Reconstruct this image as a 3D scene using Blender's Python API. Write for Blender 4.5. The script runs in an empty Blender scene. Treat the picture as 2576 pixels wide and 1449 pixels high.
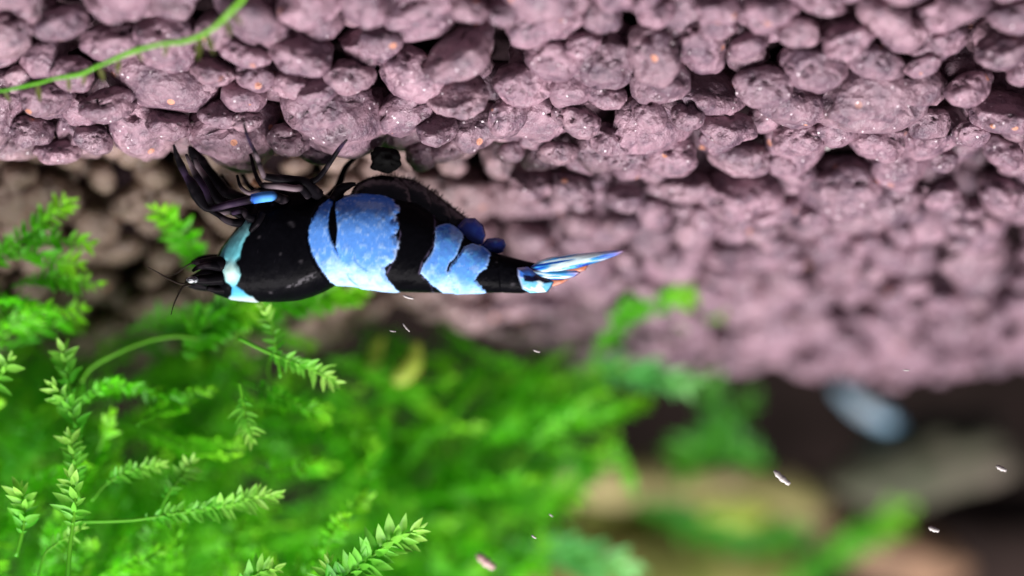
import bpy, math, random
import numpy as np
from mathutils import Vector, Matrix, noise as mn

# ---------------------------------------------------------------- scene, camera, light (1 unit = 1 cm)
sc = bpy.context.scene
sc.unit_settings.system = 'METRIC'
sc.unit_settings.scale_length = 0.01
sc.unit_settings.length_unit = 'CENTIMETERS'
rng = np.random.default_rng(7)
random.seed(7)
D0 = 9.0                    # camera to the shrimp's plane
S = 5.5 / 2576              # cm per photo pixel (photo seen 2576 wide) in that plane

cam_d = bpy.data.cameras.new('camera')
cam = bpy.data.objects.new('camera', cam_d)
sc.collection.objects.link(cam)
cam_d.sensor_width = 36.0
cam_d.lens = 36.0 * D0 / 5.5
cam.location = (0, -D0, 0)
# the phone is held upside down: looking along +Y and rolled by half a turn
cam.rotation_euler = (math.radians(90), math.radians(180), 0)
cam.rotation_mode = 'XYZ'
cam.matrix_world = Matrix.Translation((0, -D0, 0)) @ Matrix.Rotation(math.radians(180), 4, 'Y') @ Matrix.Rotation(math.radians(90), 4, 'X')
cam_d.clip_start = 0.05
cam_d.clip_end = 200
cam_d.dof.use_dof = True
cam_d.dof.focus_distance = D0 - 0.2
APERTURE = 0.43
cam_d.dof.aperture_fstop = cam_d.lens * 1e-3 / APERTURE
sc.camera = cam

world = bpy.data.worlds.new('World')
sc.world = world
world.use_nodes = True
bg = world.node_tree.nodes['Background']
bg.inputs['Color'].default_value = (0.80, 0.78, 1.0, 1)
bg.inputs['Strength'].default_value = 0.065

def area_lamp(name, loc, target, sx, sy, power, col):
    l = bpy.data.lights.new(name, 'AREA')
    l.shape = 'RECTANGLE'; l.size = sx; l.size_y = sy; l.energy = power; l.color = col
    o = bpy.data.objects.new(name, l)
    sc.collection.objects.link(o)
    o.location = loc
    o.rotation_euler = (Vector(target) - Vector(loc)).to_track_quat('-Z', 'Y').to_euler()
    return o
area_lamp('aquarium_lamp', (1.5, -9.0, 18.3), (0, 1, 0), 30, 5, 14500, (1.0, 0.94, 0.96))

sc.view_settings.view_transform = 'Standard'
sc.view_settings.look = 'None'
sc.view_settings.exposure = 0.0
sc.view_settings.gamma = 1.0
sc.view_settings.use_curve_mapping = False
sc.cycles.use_denoising = True
sc.cycles.max_bounces = 5
sc.cycles.transparent_max_bounces = 12
sc.cycles.sample_clamp_indirect = 6

# ---------------------------------------------------------------- helpers
COL = sc.collection

def srgb(r, g, b):
    f = lambda c: c / 12.92 if c <= 0.04045 else ((c + 0.055) / 1.055) ** 2.4
    return np.array([f(r / 255), f(g / 255), f(b / 255)])

def P(px, py, d=D0):
    """point seen at photo pixel (2576 wide) at distance d from the lens"""
    k = S * d / D0
    return np.array([(1288 - px) * k, d - D0, (py - 724.5) * k])

def ss(a, b, x):
    t = np.clip((x - a) / (b - a), 0, 1)
    return t * t * (3 - 2 * t)

def vnoise(p, seed=0):
    """vectorised 3-D value noise, p (n,3) -> 0..1"""
    p = np.asarray(p, float)
    i = np.floor(p).astype(np.int64); f = p - i
    f = f * f * (3 - 2 * f)
    def h(ix, iy, iz):
        n = (ix * 374761393 + iy * 668265263 + iz * 2147483647 + seed * 974711) & 0xFFFFFFFF
        n = ((n ^ (n >> 13)) * 1274126177) & 0xFFFFFFFF
        n = n ^ (n >> 16)
        return (n & 0xFFFF) / 65535.0
    x, y, z = i[:, 0], i[:, 1], i[:, 2]
    u, v, w = f[:, 0], f[:, 1], f[:, 2]
    c = lambda a, b, t: a + (b - a) * t
    return c(c(c(h(x, y, z), h(x + 1, y, z), u), c(h(x, y + 1, z), h(x + 1, y + 1, z), u), v),
             c(c(h(x, y, z + 1), h(x + 1, y, z + 1), u), c(h(x, y + 1, z + 1), h(x + 1, y + 1, z + 1), u), v), w)

def fbm(p, oct=3, seed=0):
    a, s, t = 0.5, 0, 0
    for k in range(oct):
        s = s + a * vnoise(np.asarray(p) * 2 ** k, seed + k); t += a; a *= 0.5
    return s / t

def mesh_np(name, v, f, smooth=True):
    """v (n,3), f list/array of faces (all with the same count)"""
    me = bpy.data.meshes.new(name)
    v = np.asarray(v, np.float32); f = np.asarray(f, np.int32)
    k = f.shape[1]
    me.vertices.add(len(v)); me.vertices.foreach_set('co', v.ravel())
    me.loops.add(f.size); me.loops.foreach_set('vertex_index', f.ravel())
    me.polygons.add(len(f))
    me.polygons.foreach_set('loop_start', np.arange(0, f.size, k, dtype=np.int32))
    me.polygons.foreach_set('loop_total', np.full(len(f), k, np.int32))
    me.polygons.foreach_set('use_smooth', np.full(len(f), smooth, bool))
    me.update(calc_edges=True)
    me.validate()
    return me

def attr_color(me, name, col):
    a = me.color_attributes.new(name, 'FLOAT_COLOR', 'POINT')
    c = np.ones((len(me.vertices), 4), np.float32); c[:, :3] = col
    a.data.foreach_set('color', c.ravel())

def attr_float(me, name, val):
    a = me.attributes.new(name, 'FLOAT', 'POINT')
    a.data.foreach_set('value', np.asarray(val, np.float32))

def obj(name, me, mat=None, parent=None, loc=None):
    o = bpy.data.objects.new(name, me)
    COL.objects.link(o)
    if mat is not None and me is not None and not me.materials:
        me.materials.append(mat)
    if parent is not None: o.parent = parent
    if loc is not None: o.location = loc
    return o

def empty(name, loc):
    o = bpy.data.objects.new(name, None); COL.objects.link(o)
    o.location = loc; o.empty_display_size = 0.1
    return o

def tag(o, label=None, cat=None, group=None, kind=None):
    if label: o['label'] = label
    if cat: o['category'] = cat
    if group: o['group'] = group
    if kind: o['kind'] = kind
    return o

class NT:
    """small node-tree helper"""
    def __init__(self, name):
        self.m = bpy.data.materials.new(name); self.m.use_nodes = True
        self.t = self.m.node_tree; self.b = self.t.nodes['Principled BSDF']; self.out = self.t.nodes['Material Output']
    def n(self, kind, **kw):
        x = self.t.nodes.new(kind)
        for k, v in kw.items():
            if k.startswith('_'): setattr(x, k[1:], v)
            else: x.inputs[k.replace('__', ' ')].default_value = v
        return x
    def l(self, a, b): self.t.links.new(a, b)
    def ramp(self, src, stops, interp='LINEAR'):
        r = self.t.nodes.new('ShaderNodeValToRGB'); r.color_ramp.interpolation = interp
        e = r.color_ramp.elements
        while len(e) < len(stops): e.new(0.5)
        for el, (p, c) in zip(e, stops):
            el.position = p; el.color = (*c, 1) if len(c) == 3 else c
        self.l(src, r.inputs[0]); return r.outputs[0]
    def mix(self, fac, a, b, mode='MIX'):
        m = self.t.nodes.new('ShaderNodeMix'); m.data_type = 'RGBA'; m.blend_type = mode
        for s, v in ((m.inputs[0], fac), (m.inputs[6], a), (m.inputs[7], b)):
            if hasattr(v, 'is_linked'): self.l(v, s)
            elif isinstance(v, (int, float)): s.default_value = v
            else: s.default_value = (*v, 1)
        return m.outputs[2]
    def math(self, op, a, b=0.0, clamp=False):
        m = self.t.nodes.new('ShaderNodeMath'); m.operation = op; m.use_clamp = clamp
        for s, v in ((m.inputs[0], a), (m.inputs[1], b)):
            if hasattr(v, 'is_linked'): self.l(v, s)
            else: s.default_value = v
        return m.outputs[0]
    def set(self, **kw):
        for k, v in kw.items():
            s = self.b.inputs[k.replace('__', ' ')]
            if hasattr(v, 'is_linked'): self.l(v, s)
            elif isinstance(v, (tuple, list, np.ndarray)) and s.type == 'RGBA': s.default_value = (*v[:3], 1)
            else: s.default_value = v
        return self

# ---------------------------------------------------------------- materials
def mat_granule():
    n = NT('soil_granule_clay')
    oi = n.n('ShaderNodeObjectInfo'); at = n.n('ShaderNodeAttribute', _attribute_name='gvar')
    var = n.math('FRACT', n.math('ADD', oi.outputs['Random'], at.outputs['Fac']))
    tc = n.n('ShaderNodeTexCoord'); geo = n.n('ShaderNodeNewGeometry')
    gpos = geo.outputs['Position']
    base = n.ramp(var, [(0.0, (0.165, 0.094, 0.124)), (0.25, (0.26, 0.145, 0.190)), (0.55, (0.345, 0.196, 0.250)), (0.8, (0.30, 0.180, 0.214)), (1.0, (0.205, 0.118, 0.156))])
    # mottling
    mo = n.n('ShaderNodeTexNoise', Scale=9.0, Detail=5.0, Roughness=0.65); n.l(gpos, mo.inputs['Vector'])
    c = n.mix(n.ramp(mo.outputs[0], [(0.36, (0, 0, 0)), (0.62, (1, 1, 1))]), n.mix(0.75, base, (0.085, 0.055, 0.082)), n.mix(0.22, base, (0.55, 0.38, 0.43)))
    # moss shade and green-filtered light put into the rear ground's colour as brown
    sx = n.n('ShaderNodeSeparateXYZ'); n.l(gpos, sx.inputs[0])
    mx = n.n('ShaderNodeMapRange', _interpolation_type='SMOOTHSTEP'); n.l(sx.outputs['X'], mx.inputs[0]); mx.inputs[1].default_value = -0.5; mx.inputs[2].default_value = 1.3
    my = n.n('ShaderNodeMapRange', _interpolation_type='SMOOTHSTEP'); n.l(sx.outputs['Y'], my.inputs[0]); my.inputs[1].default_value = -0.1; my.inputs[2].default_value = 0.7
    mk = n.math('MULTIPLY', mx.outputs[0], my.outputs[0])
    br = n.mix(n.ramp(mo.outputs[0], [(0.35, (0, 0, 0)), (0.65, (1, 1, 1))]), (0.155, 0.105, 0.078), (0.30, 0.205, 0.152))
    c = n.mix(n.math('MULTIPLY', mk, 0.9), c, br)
    # orange mineral specks, and white ones painted for glints
    vo = n.n('ShaderNodeTexVoronoi', Scale=17.0, Randomness=1.0); n.l(gpos, vo.inputs['Vector'])
    sp = n.n('ShaderNodeSeparateColor'); n.l(vo.outputs['Color'], sp.inputs[0])
    near = n.math('LESS_THAN', vo.outputs['Distance'], 0.34)
    orange = n.math('MULTIPLY', near, n.math('GREATER_THAN', sp.outputs[0], 0.975))
    c = n.mix(n.math('MULTIPLY', orange, n.math('ADD', sp.outputs[2], 0.25, True)), c, (0.66, 0.29, 0.18))
    vo2 = n.n('ShaderNodeTexVoronoi', Scale=44.0); n.l(gpos, vo2.inputs['Vector'])
    sp2 = n.n('ShaderNodeSeparateColor'); n.l(vo2.outputs['Color'], sp2.inputs[0])
    white = n.math('MULTIPLY', n.math('LESS_THAN', vo2.outputs['Distance'], 0.30), n.math('GREATER_THAN', sp2.outputs[1], 0.962))
    c = n.mix(white, c, (0.80, 0.70, 0.74))
    # fine relief
    b1 = n.n('ShaderNodeTexNoise', Scale=26.0, Detail=4.0, Roughness=0.7); n.l(gpos, b1.inputs['Vector'])
    v3 = n.n('ShaderNodeTexVoronoi', Scale=22.0); n.l(gpos, v3.inputs['Vector'])
    hgt = n.math('ADD', b1.outputs[0], n.math('MULTIPLY', v3.outputs['Distance'], 0.6))
    bu = n.n('ShaderNodeBump', Strength=0.7, Distance=0.03); n.l(hgt, bu.inputs['Height']); n.l(bu.outputs[0], n.b.inputs['Normal'])
    n.set(Base__Color=c, Roughness=n.math('SUBTRACT', 0.34, n.math('MULTIPLY', white, 0.25)), Specular__IOR__Level=0.6)
    return n.m

def mat_plain(name, col, rough=0.6, spec=0.3, noise=0.0, nscale=10, col2=None, bump=0.0, sub=0.0, coat=0.0):
    n = NT(name)
    tc = n.n('ShaderNodeTexCoord')
    no = n.n('ShaderNodeTexNoise', Scale=nscale, Detail=5.0, Roughness=0.6); n.l(tc.outputs['Object'], no.inputs['Vector'])
    c2 = col2 if col2 is not None else tuple(x * (1 - noise) for x in col)
    c = n.mix(n.ramp(no.outputs[0], [(0.35, (0, 0, 0)), (0.65, (1, 1, 1))]), tuple(col), tuple(c2))
    n.set(Base__Color=c, Roughness=rough, Specular__IOR__Level=spec, Coat__Weight=coat)
    if sub:
        n.set(Subsurface__Weight=sub, Subsurface__Scale=0.02)
        n.b.inputs['Subsurface Radius'].default_value = (1, 1, 1)
    if bump:
        bu = n.n('ShaderNodeBump', Strength=bump, Distance=0.03); n.l(no.outputs[0], bu.inputs['Height']); n.l(bu.outputs[0], n.b.inputs['Normal'])
    return n.m

def mat_pigment(name, rough=0.35, spec=0.4, alpha_attr=False):
    n = NT(name)
    a = n.n('ShaderNodeAttribute', _attribute_name='pigment')
    tc = n.n('ShaderNodeTexCoord')
    no = n.n('ShaderNodeTexNoise', Scale=38.0, Detail=4.0, Roughness=0.6); n.l(tc.outputs['Object'], no.inputs['Vector'])
    c = n.mix(n.ramp(no.outputs[0], [(0.3, (0, 0, 0)), (0.7, (1, 1, 1))]), n.mix(0.14, a.outputs['Color'], (0, 0, 0)), a.outputs['Color'])
    bu = n.n('ShaderNodeBump', Strength=0.16, Distance=0.008); n.l(no.outputs[0], bu.inputs['Height']); n.l(bu.outputs[0], n.b.inputs['Normal'])
    n.set(Base__Color=c, Roughness=rough, Specular__IOR__Level=spec)
    if alpha_attr: n.l(a.outputs['Alpha'], n.b.inputs['Alpha'])
    return n.m

def mat_leaf(name, c_dark, c_light, c_tip, trans=0.45):
    n = NT(name)
    at = n.n('ShaderNodeAttribute', _attribute_name='lvar')      # 0 base .. 1 tip of the shoot
    oi = n.n('ShaderNodeObjectInfo')
    geo = n.n('ShaderNodeNewGeometry')
    no = n.n('ShaderNodeTexNoise', Scale=3.0, Detail=3.0); n.l(geo.outputs['Position'], no.inputs['Vector'])
    c = n.mix(n.ramp(no.outputs[0], [(0.35, (0, 0, 0)), (0.65, (1, 1, 1))]), tuple(c_dark), tuple(c_light))
    c = n.mix(n.math('MULTIPLY', at.outputs['Fac'], 0.85, True), c, tuple(c_tip))
    n.set(Base__Color=c, Roughness=0.4, Specular__IOR__Level=0.28)
    tr = n.n('ShaderNodeBsdfTranslucent'); n.l(c, tr.inputs[0])
    mx = n.n('ShaderNodeMixShader'); mx.inputs[0].default_value = trans
    n.l(n.b.outputs[0], mx.inputs[1]); n.l(tr.outputs[0], mx.inputs[2]); n.l(mx.outputs[0], n.out.inputs[0])
    return n.m

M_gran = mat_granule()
M_soil = mat_plain('dark_soil', (0.05, 0.03, 0.035), 0.9, 0.1, 0.5, 6, bump=0.6)
M_moss = mat_leaf('moss_leaf', (0.025, 0.32, 0.004), (0.13, 0.74, 0.012), (0.42, 0.95, 0.04), 0.5)
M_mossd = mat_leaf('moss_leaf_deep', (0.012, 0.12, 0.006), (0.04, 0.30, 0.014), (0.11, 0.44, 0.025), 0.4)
M_stem = mat_leaf('moss_stem', (0.06, 0.36, 0.012), (0.13, 0.52, 0.022), (0.32, 0.75, 0.06), 0.35)
M_clear = mat_leaf('moss_leaf_clear', (0.06, 0.46, 0.015), (0.15, 0.66, 0.04), (0.52, 0.95, 0.16), 0.5)
M_pale = mat_leaf('moss_leaf_pale', (0.06, 0.36, 0.06), (0.14, 0.55, 0.13), (0.35, 0.78, 0.25), 0.4)

# ---------------------------------------------------------------- the soil bed
def H(x, y):
    """top of the soil: a bank that climbs to the rear, with a crest in front of the shrimp"""
    x = np.asarray(x, float); y = np.asarray(y, float)
    z = -0.80 + 0.335 * y + 0.40 * np.minimum(y + 0.15, 0) * (0.75 + 0.25 * ss(-2.5, 0.5, x))
    # the bank ends behind its rear crest
    far = 3.95 + 0.25 * np.sin(x * 1.7)
    z = z - 0.9 * np.clip(y - far, 0, None)
    # on one side a crest, a hollow and a steeper brown slope behind it
    left = np.interp(y, [-3, -1, -0.15, 0.1, 0.45, 0.8, 2.1, 2.5, 4, 7], [-2.1, -1.25, -0.80, -0.76, -1.02, -0.95, 0.22, 0.30, -0.3, -2.0])
    left = left - 0.30 * np.exp(-((x - 0.75) / 0.45) ** 2) * ss(1.3, 2.0, y)
    m = ss(-0.7, 0.9, x) * ss(-0.3, 0.1, y)
    z = z * (1 - m) + left * m
    z = z + 0.10 * (fbm(np.stack([x.ravel() * 0.9, y.ravel() * 0.9, 0 * x.ravel()], 1), 2, 5).reshape(x.shape) - 0.5)
    return z

X0, X1, Y0, Y1 = -5.4, 5.8, -2.3, 5.9
CELL = 0.045
gx = np.arange(X0, X1, CELL); gy = np.arange(Y0, Y1, CELL)
GX, GY = np.meshgrid(gx, gy, indexing='ij')
HT = H(GX, GY)
HG = HT - 0.55                      # running surface for the packing

nx, ny = 100, 80
bx, by = np.meshgrid(np.linspace(X0 - 0.3, X1 + 0.3, nx), np.linspace(Y0 - 0.3, Y1 + 0.5, ny), indexing='ij')
bz = H(bx, by) - 0.42
idx = np.arange(nx * ny).reshape(nx, ny)
q = np.stack([idx[:-1, :-1], idx[1:, :-1], idx[1:, 1:], idx[:-1, 1:]], -1).reshape(-1, 4)
soil = obj('soil_bed', mesh_np('soil_bed', np.stack([bx, by, bz], -1).reshape(-1, 3), q), M_soil)
tag(soil, kind='structure')
soil['label'] = 'sloping bed of mauve brown aquarium soil granules under the shrimp'

def ico(sub):
    import bmesh
    bm = bmesh.new(); bmesh.ops.create_icosphere(bm, subdivisions=sub, radius=1.0)
    bm.verts.ensure_lookup_table()
    v = np.array([x.co[:] for x in bm.verts]); f = np.array([[x.index for x in p.verts] for p in bm.faces])
    bm.free(); return v, f

def granule_shape(sub, seed):
    v, f = ico(sub)
    r = 1 + 0.55 * (fbm(v * 1.1 + seed * 7.3, 2, seed) - 0.5) + 0.13 * (fbm(v * 3.0 + seed * 3.1, 2, seed + 9) - 0.5)
    if sub >= 4:
        r = r + 0.08 * (fbm(v * 8 + seed, 3, seed + 20) - 0.5)
        pit = fbm(v * 5.5 + seed * 1.7, 2, seed + 40)
        r = r - 0.24 * ss(0.64, 0.74, pit)
    v = v * r[:, None]
    v = np.where(v[:, 2:3] < -0.55, v * [1, 1, 0.8], v)
    return v / np.percentile(np.linalg.norm(v, axis=1), 80), f

# drop the granules one by one: each comes to rest on those below it
grains = []
FL = 0.86
for it in range(14000):
    r = 0.5 * float(np.clip(rng.lognormal(math.log(0.295), 0.33), 0.14, 0.50))
    best = None
    for k in range(5):
        if k >= 2 and best[2] > 0.5: break
        x = rng.uniform(X0 + 0.3, X1 - 0.3); y = rng.uniform(Y0 + 0.3, Y1 - 0.3)
        i0 = int((x - X0) / CELL); j0 = int((y - Y0) / CELL); m = int(r / CELL) + 1
        sl = (slice(max(i0 - m, 0), i0 + m + 1), slice(max(j0 - m, 0), j0 + m + 1))
        rho2 = (GX[sl] - x) ** 2 + (GY[sl] - y) ** 2
        inside = rho2 < (0.90 * r) ** 2
        cap = np.sqrt(np.clip(r * r - rho2, 0, None)) * FL
        zc = np.max(np.where(inside, HG[sl] + cap * 0.80, -99))
        rel = zc + r * FL - HT[i0, j0]
        if best is None or rel < best[0]: best = (rel, x, y, zc, sl, cap, rho2)
    rel, x, y, zc, sl, cap, rho2 = best
    if rel > (0.11 if y < 0.5 else 0.24): continue
    qx, qy = 1288 - x / (S * (y + D0) / D0), 724.5 + zc / (S * (y + D0) / D0)
    if abs(qx - 970) < 62 and 378 < qy < 450 and y < 0.7: continue
    HG[sl] = np.where(rho2 < r * r, np.maximum(HG[sl], zc + cap), HG[sl])
    grains.append((x, y, zc, r))
grains = np.array(grains)

def photo(x, y, z):
    k = S * (y + D0) / D0
    return 1288 - x / k, 724.5 + z / k
gpx, gpy = photo(grains[:, 0], grains[:, 1], grains[:, 2])
ii = np.clip(((grains[:, 0] - X0) / CELL).astype(int), 0, len(gx) - 1); jj = np.clip(((grains[:, 1] - Y0) / CELL).astype(int), 0, len(gy) - 1)
buried = HG[ii, jj] - (grains[:, 2] + grains[:, 3] * FL)
vis = (gpx > -60) & (gpx < 2636) & (gpy > -60) & (gpy < 1100) & (buried < 0.06)
score = np.where(vis, grains[:, 3] / (grains[:, 1] + D0), -1)
score = np.where(grains[:, 1] > 0.9, score * 0.55, score)
order = np.argsort(-score)
show = set(order[:300].tolist())

protos = []
for k in range(14):
    v, f = granule_shape(4, k + 1)
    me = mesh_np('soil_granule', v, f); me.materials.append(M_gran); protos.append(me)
lows = [granule_shape(3, k + 31) for k in range(6)]; lows2 = [granule_shape(2, k + 51) for k in range(6)]

def grain_matrix(x, y, z, r):
    q = Matrix.Rotation(rng.uniform(0, 6.28), 3, 'Z') @ Matrix.Rotation(rng.normal(0.0, 0.35) + 0.3, 3, 'X') @ Matrix.Rotation(rng.normal(0, 0.35), 3, 'Y')
    s = (r * rng.uniform(1.02, 1.38), r * rng.uniform(1.0, 1.2), r * rng.uniform(0.74, 1.0))
    if y < 0.3: s = tuple(1.10 * q_ for q_ in s)
    return q, s
bv, bf, bvar, off = [], [], [], 0
for g in range(len(grains)):
    x, y, z, r = grains[g]
    q3, s = grain_matrix(x, y, z, r)
    if g in show:
        o = obj('soil_granule', protos[int(rng.integers(14))], None, soil)
        o.matrix_local = Matrix.Translation((x, y, z)) @ q3.to_4x4() @ Matrix.Diagonal((*s, 1))
    else:
        inframe = -150 < gpx[g] < 2726 and -150 < gpy[g] < 1200
        if buried[g] > 0.30: continue
        v, f = (lows if (y < 3.0 and inframe and buried[g] < 0.12) else lows2)[int(rng.integers(6))]
        m = np.array(q3) * np.array(s)[None, :]
        bv.append(v @ m.T + [x, y, z]); bf.append(f + off); off += len(v)
        bvar.append(np.full(len(v), rng.random()))
me = mesh_np('soil_granules', np.concatenate(bv), np.concatenate(bf)); attr_float(me, 'gvar', np.concatenate(bvar))
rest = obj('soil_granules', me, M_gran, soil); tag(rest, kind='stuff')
print('granules', len(grains), 'rest tris', len(me.polygons))

# ---------------------------------------------------------------- the shrimp
def sdf(poly, px, py):
    """signed distance to a polygon in photo pixels, positive inside"""
    poly = np.asarray(poly, float); a = poly; b = np.roll(poly, -1, 0)
    d2 = np.full(px.shape, 1e12); ins = np.zeros(px.shape, bool)
    for (ax, ay), (bx_, by_) in zip(a, b):
        ex, ey = bx_ - ax, by_ - ay
        wx, wy = px - ax, py - ay
        t = np.clip((wx * ex + wy * ey) / (ex * ex + ey * ey + 1e-9), 0, 1)
        d2 = np.minimum(d2, (wx - t * ex) ** 2 + (wy - t * ey) ** 2)
        c = ((ay > py) != (by_ > py)) & (px < (bx_ - ax) * (py - ay) / (by_ - ay + 1e-12) + ax)
        ins ^= c
    d = np.sqrt(d2); return np.where(ins, d, -d)

M_body = mat_pigment('shrimp_shell', 0.36, 0.022)
M_fin = mat_pigment('shrimp_fin', 0.25, 0.6)
BLACK = np.array([0.0022, 0.0022, 0.0032])

shrimp = empty('shrimp', tuple(P(760, 372)))
tag(shrimp, 'black and blue banded dwarf shrimp standing on the soil granules', 'shrimp')
SO = np.array(shrimp.location)

back_k = np.array([(470, 708), (490, 717), (520, 726), (545, 740), (575, 751), (640, 758), (700, 759), (752, 755), (790, 744), (819, 731), (842, 718), (880, 720), (920, 725), (960, 731), (1007, 735), (1060, 736), (1115, 737), (1160, 737.5), (1221, 736), (1270, 737), (1315, 738), (1345, 728)])
bel_k = np.array([(470, 700), (490, 694), (520, 688), (545, 655), (555, 630), (575, 604), (600, 572), (627, 528), (660, 496), (700, 483), (760, 480), (800, 486), (836, 495), (870, 491), (920, 487), (970, 491), (1005, 502), (1050, 512), (1090, 540), (1110, 560), (1134, 564), (1160, 580), (1180, 602), (1200, 613), (1230, 630), (1250, 637), (1300, 650), (1345, 662)])
wid_k = np.array([(470, 3), (490, 12), (520, 20), (545, 36), (575, 58), (610, 78), (650, 94), (700, 104), (760, 106), (819, 102), (870, 101), (920, 99), (1000, 93), (1060, 82), (1115, 70), (1180, 56), (1250, 43), (1300, 34), (1345, 24)])
NS, NA = 460, 168
px_s = np.linspace(470, 1345, NS)
def smooth(a, n):
    k = np.hanning(n); k /= k.sum(); return np.convolve(np.pad(a, n // 2, 'edge'), k, 'valid')[:len(a)]
yb = smooth(np.interp(px_s, *back_k.T), 13); yt = smooth(np.interp(px_s, *bel_k.T), 13); hw = smooth(np.interp(px_s, *wid_k.T), 21)
th = np.linspace(0, 2 * np.pi, NA, endpoint=False)
cth, sth = np.cos(th), np.sin(th)
ex = 2 / 2.35
lat = np.sign(cth) * np.abs(cth) ** ex; ver = np.sign(sth) * np.abs(sth) ** ex
mid = (yb + yt) / 2; hh = (yb - yt) / 2
PXg = np.repeat(px_s[:, None], NA, 1)
PYg = mid[:, None] + hh[:, None] * ver[None, :]
# flanks hang a little narrower towards the back ridge
LTg = hw[:, None] * lat[None, :] * (1 - 0.10 * ver[None, :])
px_f, py_f, lt_f = PXg.ravel(), PYg.ravel(), LTg.ravel()

jag = [(1003 + (5 if k % 2 else 0) + 5 * math.sin(k * 0.9), 520 + k * 6.2) for k in range(20)]
A1 = [(838, 497), (846, 512), (838, 540), (837, 575), (843, 605), (855, 632), (868, 655), (885, 690), (905, 712), (930, 723), (930, 770), (845, 770), (845, 716), (832, 702), (812, 668), (800, 645), (790, 610), (789, 585), (796, 556), (814, 524)]
B2 = [(852, 510), (875, 494), (920, 487), (960, 490), (990, 503)] + jag + [(1000, 655), (975, 672), (974, 688), (982, 705), (1009, 738), (1009, 770), (900, 770), (900, 712), (880, 685), (862, 650), (854, 615), (853, 560)]
SL = [(848, 512), (856, 545), (860, 582), (855, 622), (846, 612), (837, 578), (839, 535)]
A4 = [(1099, 574), (1115, 565), (1134, 562), (1152, 570), (1166, 590), (1164, 605), (1158, 622), (1150, 644), (1132, 665), (1126, 682), (1134, 705), (1158, 738), (1158, 770), (1110, 770), (1113, 734), (1088, 716), (1062, 688), (1068, 668), (1086, 646), (1097, 622)]
B5 = [(1156, 640), (1172, 622), (1190, 614), (1215, 620), (1234, 637), (1232, 655), (1224, 675), (1205, 688), (1196, 704), (1222, 735), (1222, 770), (1150, 770), (1140, 725), (1128, 690), (1136, 668), (1150, 655)]
C3 = [(990, 480), (1050, 490), (1085, 515), (1097, 560), (1094, 620), (1066, 662), (1058, 688), (1086, 722), (1100, 770), (990, 770), (978, 690), (1000, 650), (1014, 590)]
TEAL = [(634, 556), (646, 566), (640, 592), (628, 612), (619, 632), (620, 648), (603, 658), (614, 674), (619, 690), (612, 706), (603, 718), (620, 732), (640, 745), (652, 757), (650, 775), (566, 775), (574, 752), (588, 738), (594, 722), (576, 705), (565, 688), (569, 672), (582, 660), (568, 652), (560, 646), (572, 620), (590, 598), (612, 578)]
CARA = [(400, 400), (838, 400), (828, 498), (808, 526), (792, 560), (785, 590), (787, 612), (797, 648), (810, 672), (830, 706), (845, 722), (848, 790), (400, 790)]

wob = 5 * (fbm(np.stack([px_f / 14, py_f / 14, 0 * px_f], 1), 2, 3) - 0.5)
dA1, dB2, dSL, dA4, dB5, dC3 = (sdf(p, px_f, py_f) for p in (A1, B2, SL, A4, B5, C3))
dTE = sdf(TEAL, px_f, py_f) + wob * 1.3; dCA = sdf(CARA, px_f, py_f)
near_side = np.ones_like(px_f)
E = lambda d, w=2.2: ss(-w, w, d)
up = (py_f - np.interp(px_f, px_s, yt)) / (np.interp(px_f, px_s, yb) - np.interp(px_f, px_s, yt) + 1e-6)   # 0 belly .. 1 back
n1 = fbm(np.stack([px_f / 26, py_f / 26, lt_f / 26], 1), 3, 11); n2 = fbm(np.stack([px_f / 9, py_f / 9, lt_f / 9], 1), 2, 17)
DEEP, MID, PALE, CYAN = srgb(52, 108, 205), srgb(88, 146, 226), srgb(172, 208, 244), srgb(60, 165, 235)
dA1, dB2, dA4, dB5 = (q_ + 4.0 * (n2 - 0.5) + 4.0 * (fbm(np.stack([px_f / 4, py_f / 4, lt_f / 4], 1), 2, 31) - 0.5) for q_ in (dA1, dB2, dA4, dB5))
def lerp(a, b, t): return a + (b - a) * t[:, None]
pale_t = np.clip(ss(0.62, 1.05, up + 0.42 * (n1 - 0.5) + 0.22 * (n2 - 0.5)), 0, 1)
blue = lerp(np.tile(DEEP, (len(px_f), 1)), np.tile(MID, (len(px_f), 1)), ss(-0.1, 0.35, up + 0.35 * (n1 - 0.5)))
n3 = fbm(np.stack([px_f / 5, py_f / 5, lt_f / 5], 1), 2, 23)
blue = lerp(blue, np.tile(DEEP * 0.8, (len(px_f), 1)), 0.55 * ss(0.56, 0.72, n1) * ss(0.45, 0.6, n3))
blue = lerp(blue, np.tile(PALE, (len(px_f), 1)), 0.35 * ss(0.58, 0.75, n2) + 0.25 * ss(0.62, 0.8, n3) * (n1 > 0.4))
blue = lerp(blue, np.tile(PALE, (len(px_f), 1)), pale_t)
blue4 = lerp(blue, np.tile(CYAN, (len(px_f), 1)), 0.55 * ss(0.45, 0.75, n2) * ss(1060, 1130, px_f))
blue4 = lerp(blue4, np.tile(PALE, (len(px_f), 1)), 0.35 * ss(0.55, 0.75, n1))
col = np.tile(BLACK, (len(px_f), 1)) * (0.7 + 0.8 * n1[:, None])
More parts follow.
